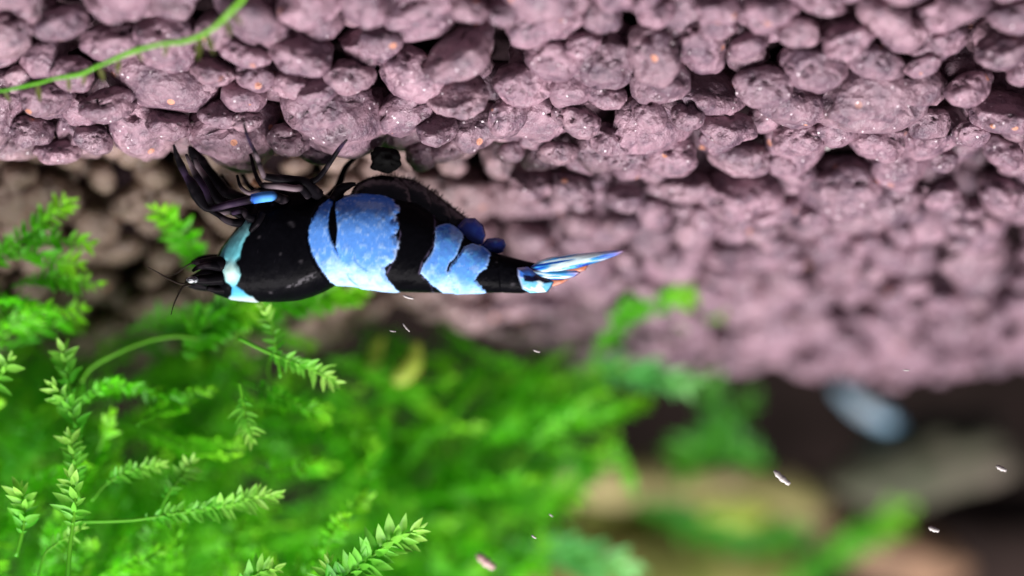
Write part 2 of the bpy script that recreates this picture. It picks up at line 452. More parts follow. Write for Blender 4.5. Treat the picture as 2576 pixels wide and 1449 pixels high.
# a glint painted as a grey streak, and pale specks on the black shell
for sx_, sy_, sr in [(698, 520, 3), (745, 566, 4), (752, 572, 3), (667, 600, 2.5), (1040, 540, 4), (1056, 548, 5), (1066, 560, 3), (1112, 538, 3), (770, 660, 3), (690, 735, 3), (1250, 660, 2), (1290, 715, 4), (1030, 700, 3), (720, 640, 2)]:
    col = lerp(col, np.tile(srgb(120, 116, 122), (len(px_f), 1)), 0.22 * np.exp(-(((px_f - sx_) / (1.6 * sr)) ** 2 + ((py_f - sy_) / sr) ** 2) * (0.6 + 1.2 * n2)) * (lt_f < 0))
dust = ss(0.70, 0.80, n3) * ss(0.5, 0.62, n1)
col = lerp(col, np.tile(srgb(66, 62, 72), (len(px_f), 1)), 0.08 * dust)
seam = np.exp(-(dC3 / 2.2) ** 2) * ss(0.35, 0.6, n2)
glint = sdf([(728, 722), (760, 706), (792, 690), (818, 682), (806, 694), (776, 710), (745, 722)], px_f, py_f)
col = lerp(col, np.tile(srgb(96, 94, 98), (len(px_f), 1)), 0.7 * ss(-3, 3, glint) * ss(0.35, 0.6, n2))
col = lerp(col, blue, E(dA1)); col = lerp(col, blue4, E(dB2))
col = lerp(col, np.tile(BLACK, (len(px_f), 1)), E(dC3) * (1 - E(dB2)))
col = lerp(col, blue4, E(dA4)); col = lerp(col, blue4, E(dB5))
col = lerp(col, np.tile(srgb(92, 84, 110), (len(px_f), 1)), 0.55 * seam * (1 - np.maximum.reduce([E(dA1), E(dB2), E(dA4), E(dB5)])))
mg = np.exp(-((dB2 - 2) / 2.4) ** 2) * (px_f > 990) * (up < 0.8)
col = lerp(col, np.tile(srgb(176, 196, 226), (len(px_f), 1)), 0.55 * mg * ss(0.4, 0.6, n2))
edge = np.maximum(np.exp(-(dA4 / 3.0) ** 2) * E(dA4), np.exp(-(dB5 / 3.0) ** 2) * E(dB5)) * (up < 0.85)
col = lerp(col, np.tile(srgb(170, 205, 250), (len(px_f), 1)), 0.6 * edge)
col = lerp(col, np.tile(BLACK, (len(px_f), 1)), E(dSL))
# dark creases across the blue saddle
for cr in ([(900, 640), (908, 660), (925, 676), (940, 684), (928, 682), (908, 668), (898, 655)], [(880, 690), (890, 704), (905, 716), (898, 716), (884, 704)]):
    col = lerp(col, np.tile(srgb(70, 120, 190), (len(px_f), 1)), 0.8 * E(sdf(cr, px_f, py_f), 3))
TE1, TE2 = srgb(96, 178, 188), srgb(205, 242, 230)
teal = lerp(np.tile(srgb(100, 150, 155), (len(px_f), 1)), np.tile(TE1, (len(px_f), 1)), ss(570, 640, py_f))
teal = lerp(teal, np.tile(TE2, (len(px_f), 1)), np.exp(-(((px_f - 593) / 22) ** 2 + ((py_f - 687) / 24) ** 2) ** 1.3))
teal = lerp(teal, np.tile(srgb(75, 165, 210), (len(px_f), 1)), np.exp(-((py_f - 727) / 11) ** 2))
teal = lerp(teal, np.tile(srgb(170, 185, 190), (len(px_f), 1)), ss(738, 752, py_f))
col = lerp(col, teal, E(dTE, 2.5))
# relief: overlapping shell plates
disp = 4.0 * ss(-1, 5, dCA) + 2.5 * ss(-1, 4, dA1) * (1 - ss(0, 4, dSL)) + 9.0 * ss(-2, 12, dB2) - 5 * ss(-2, 5, dSL) + 2.5 * ss(-2, 5, dA4) + 7.5 * ss(-2, 6, dB5) - 3.0 * np.exp(-((px_f - 1258 - 0.12 * (py_f - 690)) / 4.0) ** 2)
disp += 5 * ss(-4, 8, dTE) + 7 * np.exp(-(((px_f - 593) / 22) ** 2 + ((py_f - 687) / 24) ** 2))
disp += 2.0 * (n1 - 0.5) + 1.5 * (n2 - 0.5)
disp *= ss(1345, 1320, px_f) if False else 1.0
rlat = lt_f / (np.abs(np.repeat(hw[:, None], NA, 1).ravel()) + 1e-6)
rver = np.tile(ver, NS)
nl = np.sqrt(rlat ** 2 + rver ** 2) + 1e-6
lt_f = lt_f + disp * rlat / nl; py2 = py_f + 0.35 * disp * rver / nl
W = np.stack([(1288 - px_f) * S, lt_f * S, (py2 - 724.5) * S], 1)
# two closing points
W = np.concatenate([W, [[(1288 - 466) * S, 0, (704 - 724.5) * S], [(1288 - 1350) * S, 0, (695 - 724.5) * S]]])
col = np.concatenate([col, [BLACK, BLACK]])
idx = np.arange(NS * NA).reshape(NS, NA)
r2 = np.roll(idx, -1, 1)
quads = np.stack([idx[:-1], r2[:-1], r2[1:], idx[1:]], -1).reshape(-1, 4)
tris = np.concatenate([quads[:, [0, 1, 2]], quads[:, [0, 2, 3]],
                       np.stack([np.full(NA, NS * NA), r2[0], idx[0]], 1), np.stack([np.full(NA, NS * NA + 1), idx[-1], r2[-1]], 1)])
BV, BF, BC, BO = [W], [tris], [col], len(W)

def tube(pts, rad, seg=10, sub=6):
    """tapered tube through 3-D points (catmull-rom), returns verts, tris, t"""
    pts = np.asarray(pts, float); rad = np.asarray(rad, float)
    pp = np.concatenate([[2 * pts[0] - pts[1]], pts, [2 * pts[-1] - pts[-2]]])
    out, ro, tt = [], [], []
    n = len(pts)
    for i in range(n - 1):
        p0, p1, p2, p3 = pp[i:i + 4]
        for k in range(sub if i < n - 2 else sub + 1):
            t = k / sub
            out.append(0.5 * ((2 * p1) + (-p0 + p2) * t + (2 * p0 - 5 * p1 + 4 * p2 - p3) * t * t + (-p0 + 3 * p1 - 3 * p2 + p3) * t ** 3))
            ro.append(rad[i] + (rad[i + 1] - rad[i]) * t); tt.append((i + t) / (n - 1))
    out = np.array(out); ro = np.array(ro); tt = np.array(tt)
    tan = np.gradient(out, axis=0); tan /= np.linalg.norm(tan, axis=1)[:, None] + 1e-9
    ref = np.array([0.13, 1.0, 0.07])
    u = np.cross(tan, ref); u /= np.linalg.norm(u, axis=1)[:, None] + 1e-9
    w = np.cross(tan, u)
    a = np.linspace(0, 2 * np.pi, seg, endpoint=False)
    V = out[:, None, :] + ro[:, None, None] * (np.cos(a)[None, :, None] * u[:, None, :] + np.sin(a)[None, :, None] * w[:, None, :])
    m = len(out); V = V.reshape(-1, 3)
    V = np.concatenate([V, out[:1], out[-1:]])
    id_ = np.arange(m * seg).reshape(m, seg); rr = np.roll(id_, -1, 1)
    F = np.concatenate([np.stack([id_[:-1], rr[:-1], rr[1:]], -1).reshape(-1, 3), np.stack([id_[:-1], rr[1:], id_[1:]], -1).reshape(-1, 3),
                        np.stack([np.full(seg, m * seg), rr[0], id_[0]], 1), np.stack([np.full(seg, m * seg + 1), id_[-1], rr[-1]], 1)])
    T = np.concatenate([np.repeat(tt, seg), [0, 1]])
    return V, F, T

LEGDK = np.array([0.0055, 0.0048, 0.0062]); LEGGR = srgb(104, 92, 100)
def leg(pts, cols=None):
    """pts: (px, py, depth offset, radius px[, colour])"""
    global BO
    p3 = [P(a, b, D0 + c) for a, b, c, *_ in pts]
    rad = [1.16 * q_[3] * S * (D0 + q_[2]) / D0 for q_ in pts]
    V, F, T = tube(p3, rad, 12, 8)
    kc = np.array([q_[4] if len(q_) > 4 else LEGDK for q_ in pts])
    ti = T * (len(pts) - 1); i0 = np.clip(np.floor(ti).astype(int), 0, len(pts) - 2); fr = (ti - i0)[:, None]
    C = kc[i0] * (1 - fr) + kc[i0 + 1] * fr
    st = fbm(V * 25, 2, 4)[:, None]
    C = C + (LEGGR - C) * 0.2 * ss(0.60, 0.78, st)
    BV.append(V); BF.append(F + BO); BC.append(C); BO += len(V)
BL, BL2 = srgb(90, 165, 245), srgb(50, 110, 210)
PUR = srgb(52, 40, 60); GRY = srgb(120, 106, 112)
# nearer walking legs
leg([(800, 490, -.15, 14), (768, 462, -.24, 13), (740, 455, -.27, 11), (700, 450, -.30, 10), (668, 444, -.32, 8), (662, 438, -.33, 5.5, GRY), (652, 412, -.34, 5.5), (648, 398, -.35, 5.5, GRY), (640, 380, -.38, 4.2), (626, 352, -.44, 3.8, PUR), (617, 325, -.50, 3.2), (613, 306, -.56, 2.2)])
leg([(790, 490, -.12, 10), (778, 464, -.2, 9), (803, 446, -.22, 6), (826, 415, -.24, 5.5), (848, 382, -.28, 5), (860, 366, -.33, 4.2, PUR), (872, 352, -.38, 2.5)])
leg([(775, 492, -.2, 9), (757, 474, -.28, 8), (740, 474, -.30, 7, GRY), (700, 468, -.30, 7.5, GRY), (668, 466, -.28, 7), (655, 462, -.2, 5), (640, 430, -.1, 4.5), (632, 395, -.05, 3.5), (622, 380, -.02, 2)])
leg([(720, 505, -.16, 12), (690, 494, -.24, 10), (680, 494, -.26, 11, BL), (660, 496, -.27, 11.5, BL), (637, 500, -.28, 11, BL2), (630, 502, -.28, 9), (580, 513, -.28, 8, PUR), (530, 525, -.26, 7), (512, 516, -.26, 10), (496, 490, -.27, 14), (482, 462, -.28, 12), (468, 442, -.28, 7, PUR), (455, 416, -.29, 8.5), (444, 390, -.31, 6), (437, 364, -.34, 2)])
leg([(650, 520, -.06, 11), (600, 520, -.1, 9), (545, 522, -.14, 8), (526, 506, -.16, 10), (512, 474, -.17, 10, PUR), (494, 442, -.18, 8), (480, 415, -.18, 5, GRY), (468, 388, -.2, 3)])
leg([(660, 520, .02, 13), (610, 500, .05, 12), (566, 486, .06, 17), (546, 466, .06, 18), (520, 430, .06, 14), (502, 408, .06, 17), (486, 384, .04, 12), (476, 368, .02, 4)])
leg([(640, 545, -.1, 11), (604, 560, -.15, 10), (574, 556, -.18, 8), (548, 540, -.18, 6), (520, 524, -.18, 5), (508, 512, -.16, 3)])
leg([(700, 500, .0, 12), (650, 505, -.02, 11), (600, 512, -.04, 10), (560, 508, -.05, 11), (536, 486, -.05, 12), (516, 450, -.06, 10), (500, 424, -.06, 7, GRY), (490, 398, -.06, 4)])
leg([(650, 560, -.05, 12), (615, 545, -.08, 11), (580, 530, -.1, 9), (556, 536, -.12, 6, GRY), (540, 528, -.12, 4)])
leg([(720, 492, -.1, 10), (690, 478, -.16, 8), (655, 480, -.2, 7), (628, 486, -.2, 5, GRY), (606, 470, -.2, 4), (596, 440, -.2, 3)])
# far walking legs and mouthparts
leg([(740, 490, .12, 10), (700, 470, .2, 8), (640, 478, .22, 7), (610, 440, .24, 5), (596, 405, .22, 3)])
leg([(690, 515, .1, 12), (640, 520, .14, 10), (590, 500, .15, 8), (575, 470, .15, 6), (556, 440, .14, 4)])
leg([(655, 550, -.16, 10), (628, 548, -.22, 9), (610, 530, -.22, 7), (585, 536, -.2, 5, PUR)])
leg([(660, 535, -.2, 9), (648, 560, -.22, 7), (630, 582, -.2, 5)])
leg([(826, 500, .05, 11), (850, 470, .1, 8), (870, 420, .12, 6), (900, 392, .1, 3)])
leg([(842, 505, -.12, 14), (856, 478, -.12, 12), (880, 466, -.12, 7), (895, 462, -.12, 3)])
# head: antennal scale, stalks and rostrum grown out of the shell
leg([(590, 672, -.08, 20), (550, 664, -.12, 17), (515, 661, -.12, 11), (487, 661, -.1, 4)])
leg([(590, 690, -.05, 30), (548, 690, -.05, 24), (515, 692, -.05, 15), (480, 700, -.05, 5)])
leg([(595, 706, 0, 28), (548, 712, 0, 20), (505, 714, 0, 15), (478, 712, 0, 10), (466, 710, 0, 4)])
leg([(570, 676, -.1, 12), (530, 668, -.16, 9), (500, 672, -.16, 6), (484, 682, -.16, 3)])
leg([(575, 724, -.05, 14), (545, 728, -.08, 9), (520, 724, -.1, 6)])
leg([(560, 655, .04, 13), (525, 652, .06, 11), (500, 655, .06, 8), (482, 662, .06, 4)])
leg([(560, 700, -.12, 14), (520, 704, -.15, 12), (495, 704, -.16, 10)])

bme = mesh_np('shrimp_body', np.concatenate(BV) - SO, np.concatenate(BF))
attr_color(bme, 'pigment', np.concatenate(BC))
body = obj('body', bme, M_body, shrimp)
body['label'] = 'glossy black shell with sky blue saddle and tail plates'

def lens(name, poly, d, thick, colfn, mat, tilt=(0, 0), ring=9, npt=110, jitter=0.0, parent=shrimp):
    """a thin curved paddle with a traced outline and real thickness"""
    poly = np.asarray(poly, float)
    seg = np.linalg.norm(np.roll(poly, -1, 0) - poly, axis=1); cum = np.concatenate([[0], np.cumsum(seg)])
    pc = np.concatenate([poly, poly[:1]]); tq = np.linspace(0, cum[-1], npt, endpoint=False)
    ol = np.stack([np.interp(tq, cum, pc[:, 0]), np.interp(tq, cum, pc[:, 1])], 1)
    if jitter: ol = ol + jitter * (rng.random((npt, 2)) - 0.5)
    c = ol.mean(0)
    V2, Tz = [], []
    ks = np.linspace(1, 0, ring + 1)[:-1]
    for k in ks: V2.append(c + (ol - c) * k); Tz.append(np.full(npt, math.sqrt(max(0, 1 - k * k))))
    V2.append(c[None]); Tz.append([1.0])
    V2 = np.concatenate(V2); Tz = np.concatenate(Tz)
    dd = d + (V2[:, 0] - c[0]) * S * tilt[0] + (V2[:, 1] - c[1]) * S * tilt[1]
    def side(sg): return np.array([P(a, b, q_ + sg * thick * t) for (a, b), q_, t in zip(V2, dd, Tz)])
    nv = len(V2); F = []
    id_ = np.arange(ring * npt).reshape(ring, npt); rr = np.roll(id_, -1, 1)
    F += np.stack([id_[:-1], rr[:-1], rr[1:]], -1).reshape(-1, 3).tolist() + np.stack([id_[:-1], rr[1:], id_[1:]], -1).reshape(-1, 3).tolist()
    F += np.stack([id_[-1], rr[-1], np.full(npt, nv - 1)], 1).tolist()
    F = np.array(F); F2 = F[:, ::-1] + nv
    rim = np.stack([id_[0], id_[0] + nv, rr[0] + nv], 1); rim2 = np.stack([id_[0], rr[0] + nv, rr[0]], 1)
    V = np.concatenate([side(-1), side(1)]); Fa = np.concatenate([F, F2, rim, rim2])
    me = mesh_np(name, V - SO, Fa)
    P2 = np.concatenate([V2, V2])
    attr_color(me, 'pigment', colfn(P2[:, 0], P2[:, 1]))
    return obj(name, me, mat, parent)

def streaks(ax, ay, bx_, by_, dark, seed):
    def f(px, py):
        L = math.hypot(bx_ - ax, by_ - ay); ux, uy = (bx_ - ax) / L, (by_ - ay) / L
        t = ((px - ax) * ux + (py - ay) * uy); v = (-(px - ax) * uy + (py - ay) * ux)
        n = fbm(np.stack([t / 60, v / 5.0, 0 * t], 1), 2, seed); m = fbm(np.stack([t / 45, v / 9, 0 * t + 3], 1), 2, seed + 5)
        c = np.tile(srgb(70, 175, 240), (len(px), 1))
        c = lerp(c, np.tile(srgb(222, 248, 252), (len(px), 1)), ss(0.48, 0.60, n))
        c = lerp(c, np.tile(srgb(24, 80, 200), (len(px), 1)), ss(0.42, 0.32, n))
        c = lerp(c, np.tile(np.array([0.003, 0.004, 0.02]), (len(px), 1)), dark * ss(0.42, 0.32, m))
        c = lerp(c, np.tile(srgb(120, 130, 235), (len(px), 1)), 0.7 * ss(0.62, 0.9, t / L))
        c = lerp(c, np.tile(srgb(205, 168, 188), (len(px), 1)), ss(0.86, 1.0, t / L))
        return c
    return f
lens('uropod', [(1334, 672), (1354, 656), (1380, 647), (1430, 640), (1476, 636), (1520, 632), (1560, 629), (1578, 629), (1560, 640), (1510, 658), (1455, 674), (1400, 685), (1358, 688)], D0 - .05, .020, streaks(1344, 670, 1573, 630, 0.35, 3), M_fin, (0.25, 0))
lens('uropod', [(1334, 682), (1368, 677), (1410, 680), (1450, 681), (1462, 685), (1446, 696), (1415, 703), (1380, 704), (1346, 698)], D0 - .075, .020, streaks(1340, 688, 1458, 690, 0.2, 8), M_fin, (0.2, 0))
orange = lambda px, py: lerp(np.tile(srgb(205, 110, 55), (len(px), 1)), np.tile(srgb(215, 150, 130), (len(px), 1)), fbm(np.stack([px / 9, py / 9, 0 * px], 1), 2, 4))
tf = lens('uropod', [(1410, 678), (1440, 672), (1480, 667), (1472, 680), (1440, 688), (1412, 688)], D0 + .03, .01, orange, M_fin, (0.1, 0)); tf['label'] = 'orange translucent tip of the tail fan'
tf = lens('uropod', [(1365, 700), (1400, 702), (1432, 702), (1416, 712), (1394, 720), (1370, 716)], D0 + .02, .01, orange, M_fin, (0.1, 0)); tf['label'] = 'orange lower edge of the tail fan'
def telcol(px, py):
    c = np.tile(srgb(120, 205, 245), (len(px), 1))
    n = fbm(np.stack([px / 16, py / 8, 0 * px], 1), 2, 12)
    c = lerp(c, np.tile(srgb(225, 248, 252), (len(px), 1)), ss(0.5, 0.68, n))
    c = lerp(c, np.tile(srgb(60, 120, 215), (len(px), 1)), ss(704, 694, py))
    bl = sdf([(1316, 690), (1340, 694), (1352, 688), (1366, 692), (1395, 710), (1370, 714), (1356, 706), (1340, 710), (1318, 708)], px, py)
    c = lerp(c, np.tile(np.array([0.004, 0.004, 0.025]), (len(px), 1)), ss(-2, 3, bl))
    ed = sdf([(1302, 678), (1328, 675), (1355, 690), (1392, 709), (1376, 732), (1336, 735), (1316, 724), (1305, 692)], px, py)
    return lerp(c, np.tile(srgb(175, 190, 215), (len(px), 1)), 0.8 * ss(5, 0, ed) * ss(1330, 1310, px))
lens('telson', [(1300, 674), (1328, 671), (1355, 688), (1394, 709), (1386, 724), (1377, 735), (1334, 738), (1312, 727), (1300, 692)], D0 - .09, .035, telcol, M_fin, (0.15, 0))
dk = lambda px, py: np.tile(np.array([0.006, 0.005, 0.007]), (len(px), 1)) * (0.6 + 1.6 * fbm(np.stack([px / 12, py / 12, 0 * px], 1), 2, 2))[:, None]
dkb = lambda px, py: lerp(np.tile(srgb(30, 46, 120), (len(px), 1)), np.tile(srgb(50, 90, 150), (len(px), 1)), ss(0.5, 0.75, fbm(np.stack([px / 14, py / 14, 0 * px], 1), 2, 6)) * ss(1170, 1260, px))
lens('swimmeret', [(880, 490), (896, 462), (925, 447), (960, 440), (1000, 446), (1030, 470), (1040, 520), (1000, 540), (930, 520)], D0 - .02, .05, dk, M_fin, jitter=2)
lens('swimmeret', [(950, 480), (985, 442), (1044, 453), (1075, 474), (1090, 510), (1085, 560), (1040, 560), (980, 530)], D0 + .02, .05, dk, M_fin, jitter=2)
lens('swimmeret', [(1020, 500), (1050, 458), (1089, 482), (1125, 510), (1140, 550), (1120, 590), (1070, 590)], D0 + .05, .05, dk, M_fin, jitter=2)
lens('swimmeret', [(1070, 520), (1100, 490), (1147, 526), (1176, 548), (1180, 590), (1150, 610), (1100, 600)], D0 + .08, .05, dk, M_fin, jitter=2)
s_ = lens('swimmeret', [(1150, 570), (1170, 548), (1195, 548), (1215, 566), (1222, 592), (1214, 615), (1185, 622), (1155, 612)], D0 - .02, .03, dkb, M_fin); s_['label'] = 'dark blue paddle under the tail'
s_ = lens('swimmeret', [(1205, 620), (1225, 600), (1250, 597), (1268, 602), (1274, 616), (1266, 634), (1240, 642), (1215, 640)], D0 - .0, .03, dkb, M_fin); s_['label'] = 'small dark blue paddle under the tail'
# eye
v, f = ico(3)
ev = v * [15 * S, 11 * S, 9 * S]
me = mesh_np('eye', ev + P(484, 704, D0 - .20) - SO, f)
attr_color(me, 'pigment', lerp(np.tile(srgb(60, 62, 66), (len(v), 1)), np.tile(srgb(190, 195, 200), (len(v), 1)), ss(0.45, 0.7, fbm(v * 3, 2, 8))))
obj('eye', me, M_fin, shrimp)
def antenna(pts, r):
    V, F, T = tube([P(a, b, D0 + c) for a, b, c in pts], [r * S * (1 - 0.7 * k / (len(pts) - 1)) for k in range(len(pts))], 6, 8)
    me = mesh_np('antenna', V - SO, F); attr_color(me, 'pigment', np.tile(srgb(44, 38, 34), (len(V), 1))); obj('antenna', me, M_body, shrimp)
antenna([(478, 712, -.05), (455, 714, -.08), (425, 702, -.1), (395, 684, -.1), (372, 672, -.12)], 3.2)
antenna([(480, 716, -.1), (460, 722, -.12), (446, 746, -.14), (436, 770, -.15), (430, 792, -.15)], 3.2)
antenna([(490, 660, -.1), (470, 668, -.1), (440, 690, -.08), (405, 694, -.05)], 2.2)
# fine hairs on the swimmerets
hv, hf = [], []; ho = 0
for k in range(150):
    t = rng.random()
    hx = 905 + t * 270; hy = np.interp(hx, [905, 950, 990, 1044, 1089, 1147, 1175], [460, 446, 444, 456, 485, 530, 550])
    d = D0 + rng.uniform(-.02, .08); a = rng.normal(-1.0, 0.5); L = rng.uniform(6, 15)
    p0 = P(hx, hy + 3, d); p1 = P(hx + L * math.cos(a), hy + L * math.sin(a), d + rng.normal(0, .02))
    V, F, T = tube([p0, (p0 + p1) / 2 + rng.normal(0, .003, 3), p1], [1.2 * S, .9 * S, .3 * S], 4, 2)
    hv.append(V); hf.append(F + ho); ho += len(V)
me = mesh_np('bristles', np.concatenate(hv) - SO, np.concatenate(hf)); attr_color(me, 'pigment', np.tile(srgb(40, 34, 38), (ho, 1)))
tag(obj('bristles', me, M_body, shrimp), kind='stuff')

# ---------------------------------------------------------------- moss
def leaf_mesh():
    v = []; rows = [(0.0, 0.05), (0.22, 0.13), (0.48, 0.145), (0.75, 0.085), (1.0, 0.0)]
    for t, w in rows:
        z = 0.10 * t * t
        v += [(t, w, z + 0.5 * w), (t, 0, z), (t, -w, z + 0.5 * w)]
    f = []
    for k in range(4):
        a = 3 * k
        f += [(a, a + 1, a + 4), (a, a + 4, a + 3), (a + 1, a + 2, a + 5), (a + 1, a + 5, a + 4)]
    return np.array(v, float), np.array(f)
LV, LF = leaf_mesh()
LV2 = np.array([(0, 0, 0), (.42, .19, .12), (.42, 0, .02), (.42, -.19, .12), (1, 0, .1)], float); LF2 = np.array([(0, 2, 1), (0, 3, 2), (1, 2, 4), (2, 3, 4)])

def frond(pts, leaf=0.10, spacing=0.030, bare=0.25, spread=0.95, side=None, tw=0.0, dorsal=True):
    """returns the stem (verts, faces, t) and the leaf matrices with their place 0..1 along the shoot"""
    pts = np.asarray(pts, float)
    V, F, T = tube(pts, np.linspace(0.011, 0.006, len(pts)) * (leaf / 0.1), 7, 6)
    pp = np.concatenate([[2 * pts[0] - pts[1]], pts, [2 * pts[-1] - pts[-2]]])
    cur = []
    for i in range(len(pts) - 1):
        p0, p1, p2, p3 = pp[i:i + 4]
        for k in range(14):
            t = k / 14
            cur.append(0.5 * ((2 * p1) + (-p0 + p2) * t + (2 * p0 - 5 * p1 + 4 * p2 - p3) * t * t + (-p0 + 3 * p1 - 3 * p2 + p3) * t ** 3))
    cur.append(pts[-1]); cur = np.array(cur)
    ln = np.concatenate([[0], np.cumsum(np.linalg.norm(np.diff(cur, axis=0), axis=1))]); L = ln[-1]
    s0 = bare * L; n = max(3, int((L - s0) / spacing))
    out = []
    for k in range(n + 1):
        s = s0 + (L - s0) * k / n; u = s / L
        c = np.array([np.interp(s, ln, cur[:, j]) for j in range(3)])
        c2 = np.array([np.interp(min(s + 0.02, L), ln, cur[:, j]) for j in range(3)]); c1 = np.array([np.interp(max(s - 0.02, 0), ln, cur[:, j]) for j in range(3)])
        T_ = c2 - c1; T_ /= np.linalg.norm(T_) + 1e-9
        ref = np.array([0, -1, 0.15]) if side is None else np.asarray(side, float)
        U = ref - T_ * np.dot(ref, T_); U /= np.linalg.norm(U) + 1e-9
        Sd = np.cross(U, T_)
        if tw:
            a = tw * s; U, Sd = U * math.cos(a) + Sd * math.sin(a), Sd * math.cos(a) - U * math.sin(a)
        rise = min(1.0, 0.45 + (s - s0) / (0.35 * (L - s0) + 1e-9)); close = ss(0.90, 1.0, u)
        for sg in ((1, -1, 0) if (dorsal and k % 2 == 0) else (1, -1)):
            if random.random() < 0.04: continue
            ang = (spread + random.gauss(0, 0.16)) * (1 - 0.62 * close)
            if sg == 0:
                d_ = T_ * math.cos(0.7 * (1 - .6 * close)) + U * math.sin(0.7 * (1 - .6 * close)) + Sd * random.gauss(0, .25); nrm = U
            else:
                d_ = T_ * math.cos(ang) + sg * Sd * math.sin(ang) + U * random.gauss(0.12, 0.19); nrm = U + sg * Sd * random.gauss(0, .25)
            d_ = d_ / np.linalg.norm(d_)
            yv = np.cross(nrm, d_); yv /= np.linalg.norm(yv) + 1e-9; zv = np.cross(d_, yv)
            sz = leaf * rise * (1 - 0.25 * close) * random.uniform(0.68, 1.18) * (0.8 if sg == 0 else 1)
            m = np.eye(4); m[:3, 0] = d_ * sz; m[:3, 1] = yv * sz * random.uniform(1.0, 1.35); m[:3, 2] = zv * sz; m[:3, 3] = c
            out.append((m, u))
    return (V, F, T), out

LEAF_ME = []
for k, lv in enumerate((0.05, 0.25, 0.55, 0.95)):
    me = mesh_np('leaf', LV, LF); attr_float(me, 'lvar', np.full(len(LV), lv)); me.materials.append(M_clear); LEAF_ME.append(me)
def clear_frond(label, px_pts, d, leaf=0.10, **kw):
    """a shoot in focus: every leaf is a piece of its own"""
    if np.isscalar(d): d = [d] * len(px_pts)
    pts = np.array([P(a, b, q_) for (a, b), q_ in zip(px_pts, d)])
    kw['spacing'] = kw.get('spacing', .03) * 0.78
    (V, F, T), lv = frond(pts, leaf * 0.97, **kw)
    o = empty('moss_shoot', tuple(pts[0])); base = pts[0]
    tag(o, label, 'moss', 'moss shoots in focus')
    me = mesh_np('stem', V - base, F); attr_float(me, 'lvar', T * 0.8); obj('stem', me, M_stem, o)
    for m, u in lv:
        l = bpy.data.objects.new('leaf', LEAF_ME[0 if u < .45 else 1 if u < .72 else 2 if u < .9 else 3]); COL.objects.link(l)
        l.parent = o; mm = m.copy(); mm[:3, 3] -= base; l.matrix_local = Matrix(mm.tolist())
    return o
def soft_frond(label, px_pts, d, leaf=0.10, mat=M_moss, group='blurred moss shoots', **kw):
    """a shoot out of focus: stem and foliage"""
    if np.isscalar(d): d = [d] * len(px_pts)
    pts = np.array([P(a, b, q_) for (a, b), q_ in zip(px_pts, d)])
    (V, F, T), lv = frond(pts, leaf, **kw)
    o = empty('moss_shoot', tuple(pts[0])); base = pts[0]
    tag(o, label, 'moss', group)
    me = mesh_np('stem', V - base, F); attr_float(me, 'lvar', T * 0.5); obj('stem', me, M_stem, o)
    fv = np.concatenate([LV @ m[:3, :3].T + m[:3, 3] - base for m, u in lv]); ff = np.concatenate([LF + k * len(LV) for k in range(len(lv))])
    me = mesh_np('foliage', fv, ff); attr_float(me, 'lvar', np.concatenate([np.full(len(LV), 0.1 + 0.7 * ss(.6, 1, u)) for m, u in lv])); tag(obj('foliage', me, mat, o), kind='stuff')
    return o

clear_frond('large bright pale green moss tip at the bottom edge', [(740, 1540), (850, 1470), (920, 1412), (985, 1362), (1046, 1336)], 8.95, .15, spacing=.036, bare=.1, spread=1.05)
clear_frond('moss tip with spread white green leaves at far left', [(40, 1400), (58, 1330), (62, 1280), (52, 1235)], 9.0, .12, spacing=.04, bare=.35)
clear_frond('moss tip with stacked rounded leaves above a long bare stem', [(170, 1470), (176, 1380), (186, 1300), (190, 1250), (180, 1205)], 8.95, .13, spacing=.042, bare=.55, spread=1.0)
clear_frond('small moss tip above the stacked one near the left edge', [(200, 1260), (190, 1180), (184, 1140), (174, 1102)], 9.1, .10, spacing=.036, bare=.2)
clear_frond('leaning moss tip between two upright ones on the left', [(205, 1130), (192, 1070), (176, 1030), (140, 975)], 9.15, .11, spacing=.036, bare=.15)
clear_frond('upper upright moss tip on the left, seen against a dark gap', [(185, 1010), (172, 960), (164, 920), (160, 885)], 9.25, .11, spacing=.036, bare=.15)
clear_frond('yellow green moss tip cut by the left edge', [(-60, 1010), (-20, 970), (5, 940), (24, 912)], 9.2, .12, spacing=.04)
clear_frond('long nearly level moss shoot with a comb of leaves', [(190, 1312), (330, 1308), (450, 1290), (560, 1275), (630, 1255), (690, 1248)], 9.15, .10, spacing=.034, bare=.35)
clear_frond('moss tip pointing right, below the blue saddle of the shrimp', [(600, 850), (660, 880), (740, 912), (800, 938), (836, 958)], 9.2, .10, spacing=.034, bare=.35)
clear_frond('curved moss shoot rising to touch the shrimp head', [(705, 950), (696, 880), (682, 820), (660, 778)], 9.25, .075, spacing=.05, bare=.3)
clear_frond('drooping moss tip in the middle of the green mass', [(602, 960), (612, 1010), (616, 1050), (632, 1100)], 9.2, .10, spacing=.034, bare=.3)
clear_frond('arched moss shoot with yellow green end left of centre', [(230, 1260), (270, 1215), (330, 1185), (402, 1170)], 9.25, .08, spacing=.034, bare=.3)
clear_frond('short moss tip beside the arched shoot', [(395, 1300), (425, 1240), (455, 1200), (482, 1165)], 9.25, .09, spacing=.036, bare=.3)
clear_frond('bushy yellow green moss tip half cut by the bottom edge', [(560, 1520), (600, 1480), (650, 1442), (690, 1432)], 9.0, .12, spacing=.036)
clear_frond('moss sprig beside the large tip, cut by the bottom edge', [(800, 1560), (812, 1500), (822, 1455), (826, 1420)], 8.95, .11, spacing=.036)
clear_frond('thin yellow green moss sprig in the bottom left corner', [(90, 1480), (110, 1400), (140, 1370), (205, 1330)], 9.1, .07, spacing=.045, bare=.5)

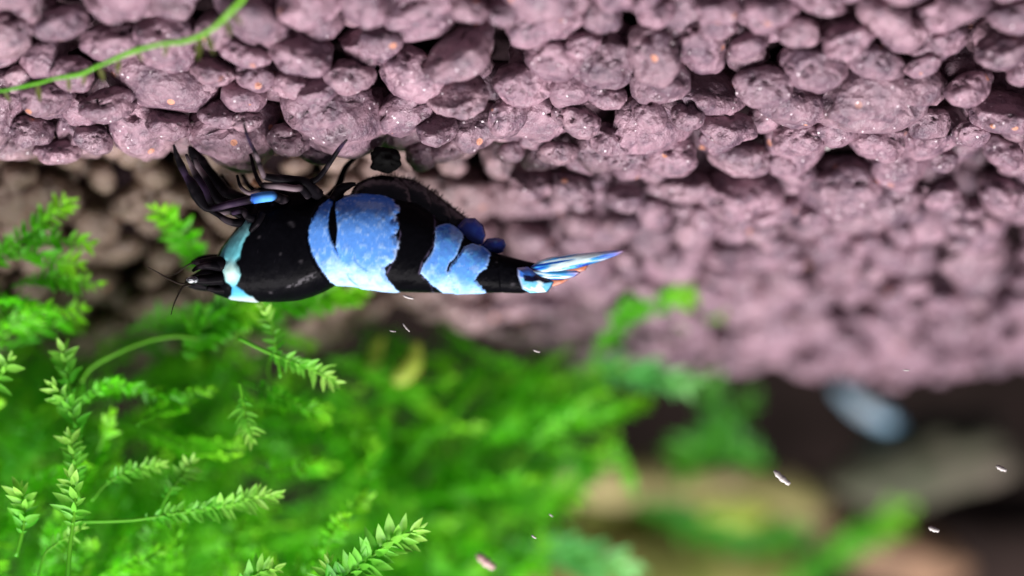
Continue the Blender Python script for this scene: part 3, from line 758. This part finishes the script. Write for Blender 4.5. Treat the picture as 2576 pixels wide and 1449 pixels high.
soft_frond('blurred moss shoot slanting over the brown soil at left', [(-90, 690), (0, 640), (90, 575), (172, 508)], 9.55, .11, spacing=.035, bare=.05)
soft_frond('blurred moss tip pointing right, second from the top at left', [(40, 610), (120, 600), (180, 604), (226, 610)], 9.55, .09, spacing=.035, bare=.1)
soft_frond('blurred moss tip with yellow end, third from the top at left', [(20, 650), (90, 640), (140, 655), (192, 664)], 9.55, .10, spacing=.035, bare=.1)
soft_frond('dim blurred moss tip, lowest of those pointing right at left', [(30, 720), (110, 700), (170, 706), (244, 714)], 9.65, .09, spacing=.035, bare=.1)
soft_frond('broad blurred green shoot hanging below the shrimp head', [(470, 900), (500, 840), (560, 790), (640, 770)], 9.7, .16, spacing=.03, bare=.0)
soft_frond('blurred green shoot running along the back of the shrimp', [(560, 830), (660, 780), (780, 752), (900, 735)], 10.0, .13, spacing=.03, bare=.0)
soft_frond('thick blurred green shoot left of the shrimp head', [(520, 690), (490, 640), (452, 585), (398, 530)], [10.0, 9.9, 9.75, 9.6], .13, mat=M_moss, spacing=.03, bare=.0)
soft_frond('blurred green shoot reaching over the mauve soil, right of the shrimp', [(1490, 900), (1545, 830), (1600, 775), (1700, 745), (1740, 742)], 11.2, .13, spacing=.04, bare=.05)
soft_frond('faint blurred green sprig on the mauve soil', [(1600, 780), (1690, 800), (1760, 790), (1815, 782)], 11.6, .11, spacing=.05, bare=.3)
soft_frond('tiny blurred green sprig lying on the mauve soil', [(1850, 712), (1880, 700), (1905, 690), (1930, 684)], 11.4, .09, spacing=.05, bare=.2)
soft_frond('blurred moss shoot fanning out to the right over dark water', [(1480, 900), (1560, 930), (1640, 945), (1730, 965)], 11.6, .16, mat=M_pale, spacing=.04, bare=.05)
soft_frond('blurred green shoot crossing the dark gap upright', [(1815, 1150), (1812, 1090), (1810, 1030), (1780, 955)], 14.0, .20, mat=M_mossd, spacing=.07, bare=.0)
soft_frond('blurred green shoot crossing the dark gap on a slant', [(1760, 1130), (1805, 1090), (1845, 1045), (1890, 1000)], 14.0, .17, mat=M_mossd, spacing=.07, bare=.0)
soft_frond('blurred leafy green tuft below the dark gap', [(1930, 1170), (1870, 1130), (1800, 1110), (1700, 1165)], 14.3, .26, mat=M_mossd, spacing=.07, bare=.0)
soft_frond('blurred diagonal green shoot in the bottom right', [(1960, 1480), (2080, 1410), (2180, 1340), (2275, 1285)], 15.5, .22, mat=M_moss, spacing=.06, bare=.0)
soft_frond('blurred moss tip pointing right over the olive driftwood', [(1150, 1260), (1250, 1255), (1350, 1250), (1450, 1245)], 12.2, .14, spacing=.04, bare=.0)
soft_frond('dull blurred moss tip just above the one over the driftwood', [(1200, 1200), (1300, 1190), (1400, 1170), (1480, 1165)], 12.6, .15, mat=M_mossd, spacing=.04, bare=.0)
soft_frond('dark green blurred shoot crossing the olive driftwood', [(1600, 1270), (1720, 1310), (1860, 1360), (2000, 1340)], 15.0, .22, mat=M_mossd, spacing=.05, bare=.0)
soft_frond('pale blurred moss shoot lying along the bottom edge', [(1240, 1450), (1310, 1400), (1420, 1390), (1570, 1435)], 11.6, .20, mat=M_pale, spacing=.05, bare=.0)

def stem_only(label, px_pts, d, r):
    pts = [P(a, b, q_) for (a, b), q_ in zip(px_pts, d if not np.isscalar(d) else [d] * len(px_pts))]
    V, F, T = tube(pts, np.full(len(pts), r), 8, 8); base = pts[0]
    o = empty('moss_shoot', tuple(base)); tag(o, label, 'moss')
    me = mesh_np('stem', V - base, F); attr_float(me, 'lvar', 0.35 + 0.2 * fbm(V * 20, 2, 3)); obj('stem', me, M_stem, o); return o
stem_only('bare green moss stem arching above the left moss tips', [(205, 960), (230, 925), (290, 890), (370, 858), (440, 846), (500, 852)], 9.6, .010)
stem_only('bare moss stem curving down from the shrimp head', [(660, 780), (684, 815), (690, 870), (676, 930), (690, 990)], 9.6, .009)

# the mass of moss behind the clear shoots
MASS = [(-150, 590), (40, 570), (90, 560), (150, 560), (160, 600), (215, 640), (210, 690), (235, 740), (225, 800), (380, 870), (520, 760), (640, 750), (760, 745), (860, 735), (820, 800), (790, 860), (880, 930), (960, 930), (1060, 880), (1200, 900), (1340, 900), (1480, 850), (1600, 910), (1690, 950), (1640, 1010), (1580, 1060), (1560, 1110), (1470, 1180), (1400, 1290), (1420, 1330), (1380, 1560), (-150, 1560)]
fv, ff, fl, fo = [], [], [], 0
sv, sf, sl_, so = [], [], [], 0
cnt = 0
HOLES = [(980, 830, 150, 75), (300, 1010, 70, 40), (870, 880, 70, 60), (330, 940, 60, 30), (760, 1230, 130, 60)]
while cnt < 560:
    tx, ty = rng.uniform(-140, 1720), rng.uniform(740, 1540)
    if sdf(MASS, np.array([tx]), np.array([ty]))[0] < 8: continue
    if any(((tx - a) / w) ** 2 + ((ty - b) / h) ** 2 < 1 for a, b, w, h in HOLES): continue
    near_ = cnt % 5 == 0 and tx < 950 and ty > 880
    lo = 10.15 if tx < 600 else 10.15 + 0.75 * min(1, (tx - 600) / 500)
    d = lo + rng.random() ** 1.1 * 2.2
    if near_: d = rng.uniform(9.35, 10.0)
    if ty < 800 and tx < 300:
        if rng.random() < 0.55: continue
        d = rng.uniform(9.45, 9.85)
    if 800 < ty < 960 and tx < 900: d = max(d, 10.7)
    a = math.radians(rng.normal(-28 if tx > 500 else -48, 32)); L = rng.uniform(150, 380)
    if ty < 800 and tx < 300: a = math.radians(rng.normal(-8, 22)); L = rng.uniform(140, 260)
    b1, b2 = a + rng.normal(0, .25), a + rng.normal(0, .35)
    pts = [(tx, ty, d)]
    for ang in (a, b1, b2):
        pts.append((pts[-1][0] - L / 3 * math.cos(ang), pts[-1][1] - L / 3 * math.sin(ang), pts[-1][2] + rng.normal(0.08, .12)))
    pts = pts[::-1]
    mids = np.array(pts)
    (V, F, T), lv = frond([P(*p) for p in pts], (rng.uniform(.07, .10) if near_ else rng.uniform(.085, .13)), spacing=.035 if near_ else .05, bare=.05, spread=.85, side=rng.normal(0, .5, 3) + [0, -1, .3], tw=rng.normal(0, 1.5))
    shade = rng.uniform(0, .3)
    sv.append(V); sf.append(F + so); sl_.append(np.clip(T * .4, 0, 1)); so += len(V)
    for m, u in lv:
        fv.append(LV2 @ m[:3, :3].T + m[:3, 3]); ff.append(LF2 + fo); fo += len(LV2); fl.append(np.full(len(LV2), shade + 0.55 * float(ss(.72, 1, u))))
    cnt += 1
me = mesh_np('moss_mass', np.concatenate(fv), np.concatenate(ff)); attr_float(me, 'lvar', np.concatenate(fl))
mass = obj('moss_mass', me, M_moss); tag(mass, 'dense soft mass of bright green water moss behind the clear shoots', 'moss', kind='stuff')
me = mesh_np('moss_mass_stems', np.concatenate(sv), np.concatenate(sf)); attr_float(me, 'lvar', np.concatenate(sl_))
tag(obj('stems', me, M_stem, mass), kind='stuff')
print('moss tris', fo / len(LV2) * len(LF2))

# creeping stem on the soil at the top left
pts_px = [(-40, 236), (60, 218), (130, 200), (200, 186), (260, 160), (330, 130), (400, 112), (470, 100), (530, 74), (572, 38), (606, 2), (622, -30)]
def soil_depth(px, py, lift):
    for d in np.arange(6.2, 13, .02):
        p = P(px, py, d)
        if p[2] <= float(H(np.array([p[0]]), np.array([p[1]]))[0]) + lift: return d
    return 9.0
pts = [P(a, b, min(soil_depth(a, b, .16), 9) - 0.10) for a, b in pts_px]
run = empty('creeping_moss_stem', tuple(pts[0])); tag(run, 'thin lime green moss stem lying across the soil granules at top left', 'moss stem')
V, F, T = tube(pts, [.007, .0105, .008, .0115, .009, .013, .0105, .014, .011, .014, .012, .014], 8, 8)
V = V + 0.012 * (np.stack([fbm(V * 9, 2, q_) for q_ in (1, 2, 3)], 1) - 0.5)
me = mesh_np('stem', V - pts[0], F); attr_float(me, 'lvar', 0.25 + 0.6 * T); obj('stem', me, M_stem, run)
M_oliv = mat_leaf('dull_leaf', (0.10, 0.12, 0.03), (0.16, 0.17, 0.04), (0.14, 0.22, 0.04), 0.5)
for a, b, ang, L in ((95, 214, 80, 44), (172, 196, 84, 34), (250, 170, 70, 38), (300, 150, 95, 40), (345, 128, 60, 30), (420, 112, 100, 34), (505, 92, 96, 62), (520, 86, 70, 56), (570, 50, 75, 46), (585, 34, 50, 40), (10, 228, 60, 34), (215, 186, 100, 30)):
    p0 = P(a, b, min(soil_depth(a, b, .16), 9) - 0.10); p1 = P(a + L * math.cos(math.radians(ang)), b + L * math.sin(math.radians(ang)), min(soil_depth(a, b, .16), 9) - 0.06)
    d_ = p1 - p0; L3 = np.linalg.norm(d_); d_ /= L3; yv = np.cross([0, -1, 0], d_); yv /= np.linalg.norm(yv); zv = np.cross(d_, yv)
    m = np.eye(4); m[:3, 0] = d_ * L3; m[:3, 1] = yv * L3 * 1.1; m[:3, 2] = zv * L3; m[:3, 3] = p0 - pts[0]
    me = mesh_np('leaf', LV, LF); attr_float(me, 'lvar', np.full(len(LV), 0.2)); l = obj('leaf', me, M_oliv, run); l.matrix_local = Matrix(m.tolist())

# ---------------------------------------------------------------- things lying on or over the soil
def lump(name, label, cat, px, py, d, size, mat, seed=1, group=None, rot=0.0, parent=None, sub=4, rough=0.4):
    v, f = ico(sub)
    r = 1 + rough * (fbm(v * 1.4 + seed * 5.1, 3, seed) - 0.5) + 0.12 * (fbm(v * 5 + seed, 2, seed + 3) - 0.5)
    v = v * r[:, None] * np.array(size)
    c, s = math.cos(rot), math.sin(rot)
    v = np.stack([v[:, 0] * c - v[:, 2] * s, v[:, 1], v[:, 0] * s + v[:, 2] * c], 1)
    o = obj(name, mesh_np(name, v, f), mat, parent, tuple(P(px, py, d)))
    tag(o, label, cat, group); return o
M_blk = mat_plain('gap_black', (0.006, 0.006, 0.006), 0.95, 0.03, 0.3, 12, bump=0.6)
M_org = mat_plain('orange_grit', (0.62, 0.30, 0.17), 0.5, 0.4, 0.3, 20, bump=0.2)
M_tan = mat_plain('tan_grit', (0.36, 0.25, 0.17), 0.5, 0.4, 0.3, 20, bump=0.2)
M_wht = mat_plain('white_fleck', (0.42, 0.39, 0.37), 0.3, 0.6, 0.2, 30)
M_pnk = mat_plain('pink_fleck', (0.55, 0.36, 0.33), 0.4, 0.5, 0.3, 30)
M_red = mat_plain('red_brown_bit', (0.16, 0.02, 0.015), 0.4, 0.5, 0.3, 30)
lump('dark_gap_lump', 'small black lump added for the dark gap under the soil crest above the blue saddle', 'stone', 968, 402, 8.95, (.085, .08, .07), M_blk, 3, rot=.1, rough=1.1)  # black lump added to darken a gap between granules
lump('grit_grain', 'round orange grit grain between the shrimp legs', 'grit', 646, 460, 9.3, (.030, .03, .032), M_org, 4)
lump('grit_grain', 'pale grey grit grain beside the front legs of the shrimp', 'grit', 574, 478, 9.35, (.046, .04, .05), M_tan, 5)
lump('grit_grain', 'small tan grit grain next to the orange one', 'grit', 612, 468, 9.4, (.024, .02, .022), M_tan, 6)
lump('grit_grain', 'blurred amber grit grain on the soil above the shrimp tail', 'grit', 1316, 493, 9.75, (.040, .04, .042), M_org, 7)
lump('grit_grain', 'small tan grain on the soil right behind the walking legs', 'grit', 800, 442, 9.3, (.022, .02, .022), M_tan, 8)
lump('bark_bit', 'tiny red brown bit lying in the soil at right', 'debris', 2186, 388, 9.7, (.025, .02, .055), M_red, 9)

def fleck(label, px, py, d, L, w, ang, mat=M_wht):
    L *= S * d / D0; w *= S * d / D0
    n = 9; v, f = [], []
    for k in range(n):
        t = k / (n - 1); ww = w * (0.25 + 0.75 * math.sin(math.pi * (0.12 + 0.76 * t))) * 0.5 * (1 + .25 * math.sin(k * 2.3))
        x = (t - .5) * L; z = .03 * L * math.sin(3 * t); th_ = w * .22
        v += [(x, -th_, z - ww), (x, -th_, z + ww), (x, th_, z + ww), (x, th_, z - ww)]
    for k in range(n - 1):
        for j in range(4): a, b = 4 * k + j, 4 * k + (j + 1) % 4; f.append((a, b, b + 4, a + 4))
    f += [(0, 3, 2, 1), (4 * n - 4, 4 * n - 3, 4 * n - 2, 4 * n - 1)]
    o = obj('debris_fleck', mesh_np('debris_fleck', v, f), mat, None, tuple(P(px, py, d)))
    o.rotation_euler = (0, math.radians(-ang), 0)      # photo angle, clockwise as seen
    tag(o, label, 'debris', 'drifting flecks'); return o
fleck('long white fleck drifting in front of the dark water at right', 1967, 1201, 8.9, 52, 15, -42)
fleck('short white fleck drifting over the bottom right corner', 2349, 1331, 8.9, 28, 12, -20)
fleck('dim white fleck near the right edge', 2519, 1178, 8.95, 28, 11, -25)
fleck('tiny white fleck below the shrimp tail in front of brown soil', 1350, 883, 8.9, 18, 5, -18)
fleck('tiny white fleck over dark green moss near the bottom', 1343, 1350, 8.9, 14, 5, -35)
fleck('tiny faint fleck over the green moss, just above another', 1386, 1296, 9.0, 11, 4, -35)
fleck('pinkish rod shaped fleck among blurred moss at the bottom', 1222, 1411, 9.5, 56, 22, -40, M_pnk)
fleck('thin white fleck just under the back of the shrimp', 1027, 747, 8.85, 28, 7, -18)
fleck('hair thin fleck in the dark gap under the shrimp', 988, 833, 8.9, 16, 3, -8)
fleck('slanting thin fleck in the dark gap under the shrimp', 1022, 824, 8.9, 26, 4, -50)
fleck('bright white shell fleck lying in a dark hollow of the soil', 2076, 366, 9.35, 52, 18, 8)
fleck('tiny white fleck beside the dark soil edge at right', 2280, 931, 8.95, 16, 4, -5)

# ---------------------------------------------------------------- blurred background
M_wood = mat_plain('mossy_driftwood', (0.30, 0.27, 0.09), 0.8, 0.2, 0.4, 1.6, (0.12, 0.17, 0.025), bump=0.5)
M_wood2 = mat_plain('tan_driftwood', (0.48, 0.40, 0.21), 0.8, 0.2, 0.4, 1.4, (0.24, 0.24, 0.07), bump=0.5)
M_stone = mat_plain('grey_brown_stone', (0.16, 0.135, 0.105), 0.7, 0.3, 0.4, 1.2, (0.065, 0.075, 0.042), bump=0.5)
M_bsheen = mat_plain('blue_grey_sheen', (0.14, 0.38, 0.56), 0.35, 0.6, 0.3, 1.6, (0.38, 0.44, 0.48), bump=0.3)
M_ostone = mat_plain('orange_brown_stone', (0.42, 0.25, 0.15), 0.7, 0.3, 0.4, 1.6, (0.17, 0.11, 0.07), bump=0.4)
M_dark = mat_plain('dark_stone', (0.018, 0.013, 0.011), 0.9, 0.1, 0.5, 0.8, (0.044, 0.030, 0.026), bump=0.5)
M_yel = mat_plain('yellowed_leaf', (0.33, 0.40, 0.05), 0.5, 0.3, 0.3, 4, (0.26, 0.36, 0.04))

def wood(name, label, pts, rad, mat, seed):
    p3 = [P(*p) for p in pts]; V, F, T = tube(p3, rad, 28, 14)
    c = np.array(p3[0])
    nrm = fbm(V * 1.3 + seed, 3, seed)[:, None] - 0.5
    axis = np.array([np.interp(T, np.linspace(0, 1, len(p3)), [q_[j] for q_ in p3]) for j in range(3)]).T
    V = V + (V - axis) * nrm * 0.9
    o = obj(name, mesh_np(name, V - c, F), mat, None, tuple(c)); tag(o, label, 'driftwood'); return o
wood('driftwood', 'blurred olive driftwood branch along the bottom right', [(1240, 1500, 17), (1500, 1440, 17.5), (1680, 1420, 18), (1880, 1410, 18.5), (1990, 1480, 19)], [.5, .55, .5, .45, .3], M_wood, 3)
wood('driftwood', 'blurred tan driftwood branch behind the right end of the moss', [(1440, 1190, 17), (1540, 1200, 17.5), (1660, 1205, 18), (1800, 1215, 18), (1960, 1240, 18.5), (2060, 1290, 19)], [.25, .30, .26, .22, .28, .2], M_wood2, 6)
lump('stone', 'large blurred grey brown stone at the right', 'stone', 2330, 1150, 16.5, (.95, .6, .45), M_stone, 5, rot=.15, rough=.8)
lump('stone', 'blurred blue grey lump added for the sheen on the grey brown stone', 'stone', 2180, 1020, 16.2, (.36, .25, .13), M_bsheen, 7, rot=-.7, rough=1.0)  # the stone's blue sheen, put into a coloured lump
lump('stone', 'blurred orange brown stone in the bottom right', 'stone', 2255, 1385, 17, (.72, .5, .34), M_ostone, 9, rot=-.25)
lump('stone', 'blurred dark stone filling the lower right corner', 'stone', 2560, 1420, 19, (1.5, .8, .9), M_dark, 11)
lump('fallen_leaf', 'blurred yellow green leaf piece on the driftwood', 'leaf', 1840, 1290, 16.5, (.36, .12, .17), M_yel, 13, rot=-.05, rough=.2)
M_brn = mat_plain('brown_stone', (0.16, 0.105, 0.07), 0.8, 0.2, 0.5, 1.8, (0.07, 0.05, 0.03), bump=0.5)
M_olv = mat_plain('algae_stone', (0.30, 0.30, 0.08), 0.8, 0.2, 0.5, 1.5, (0.13, 0.18, 0.03), bump=0.5)
lump('stone', 'blurred olive algae covered stone between the two driftwood branches', 'stone', 1690, 1320, 19.5, (1.15, .5, .62), M_olv, 15, rough=.6)
lump('stone', 'blurred brown stone left of the grey brown stone', 'stone', 2010, 1270, 19, (.50, .35, .36), M_brn, 17, rough=.6)
lump('stone', 'blurred brown stone near the right edge below the grey brown one', 'stone', 2470, 1330, 19, (.60, .4, .40), M_brn, 19, rough=.6)
def curl(label, pts, w, th_):
    p3 = [P(*p) for p in pts]; n = len(p3)
    V, F, T = tube(p3, [w * math.sin(math.pi * (0.15 + 0.75 * k / (n - 1))) for k in range(n)], 12, 8)
    base = p3[0]; me = mesh_np('fallen_leaf', V - base, F); o = obj('fallen_leaf', me, M_yel, None, tuple(base)); tag(o, label, 'leaf'); return o
curl('blurred yellow curled leaf in the dark gap under the shrimp', [(990, 960, 10.9), (1015, 942, 10.9), (1040, 910, 10.9), (1050, 860, 10.9)], .075, .02)
curl('dim green curled leaf left of the yellow one under the shrimp', [(930, 930, 11.2), (940, 905, 11.2), (950, 870, 11.2), (965, 845, 11.2)], .05, .02)

bk = obj('tank_back', mesh_np('tank_back', [(-22, 26, -14), (22, 26, -14), (22, 26, 16), (-22, 26, 16)], [(0, 1, 2, 3)]), M_dark); tag(bk, kind='structure')
print('objects', len(sc.objects))
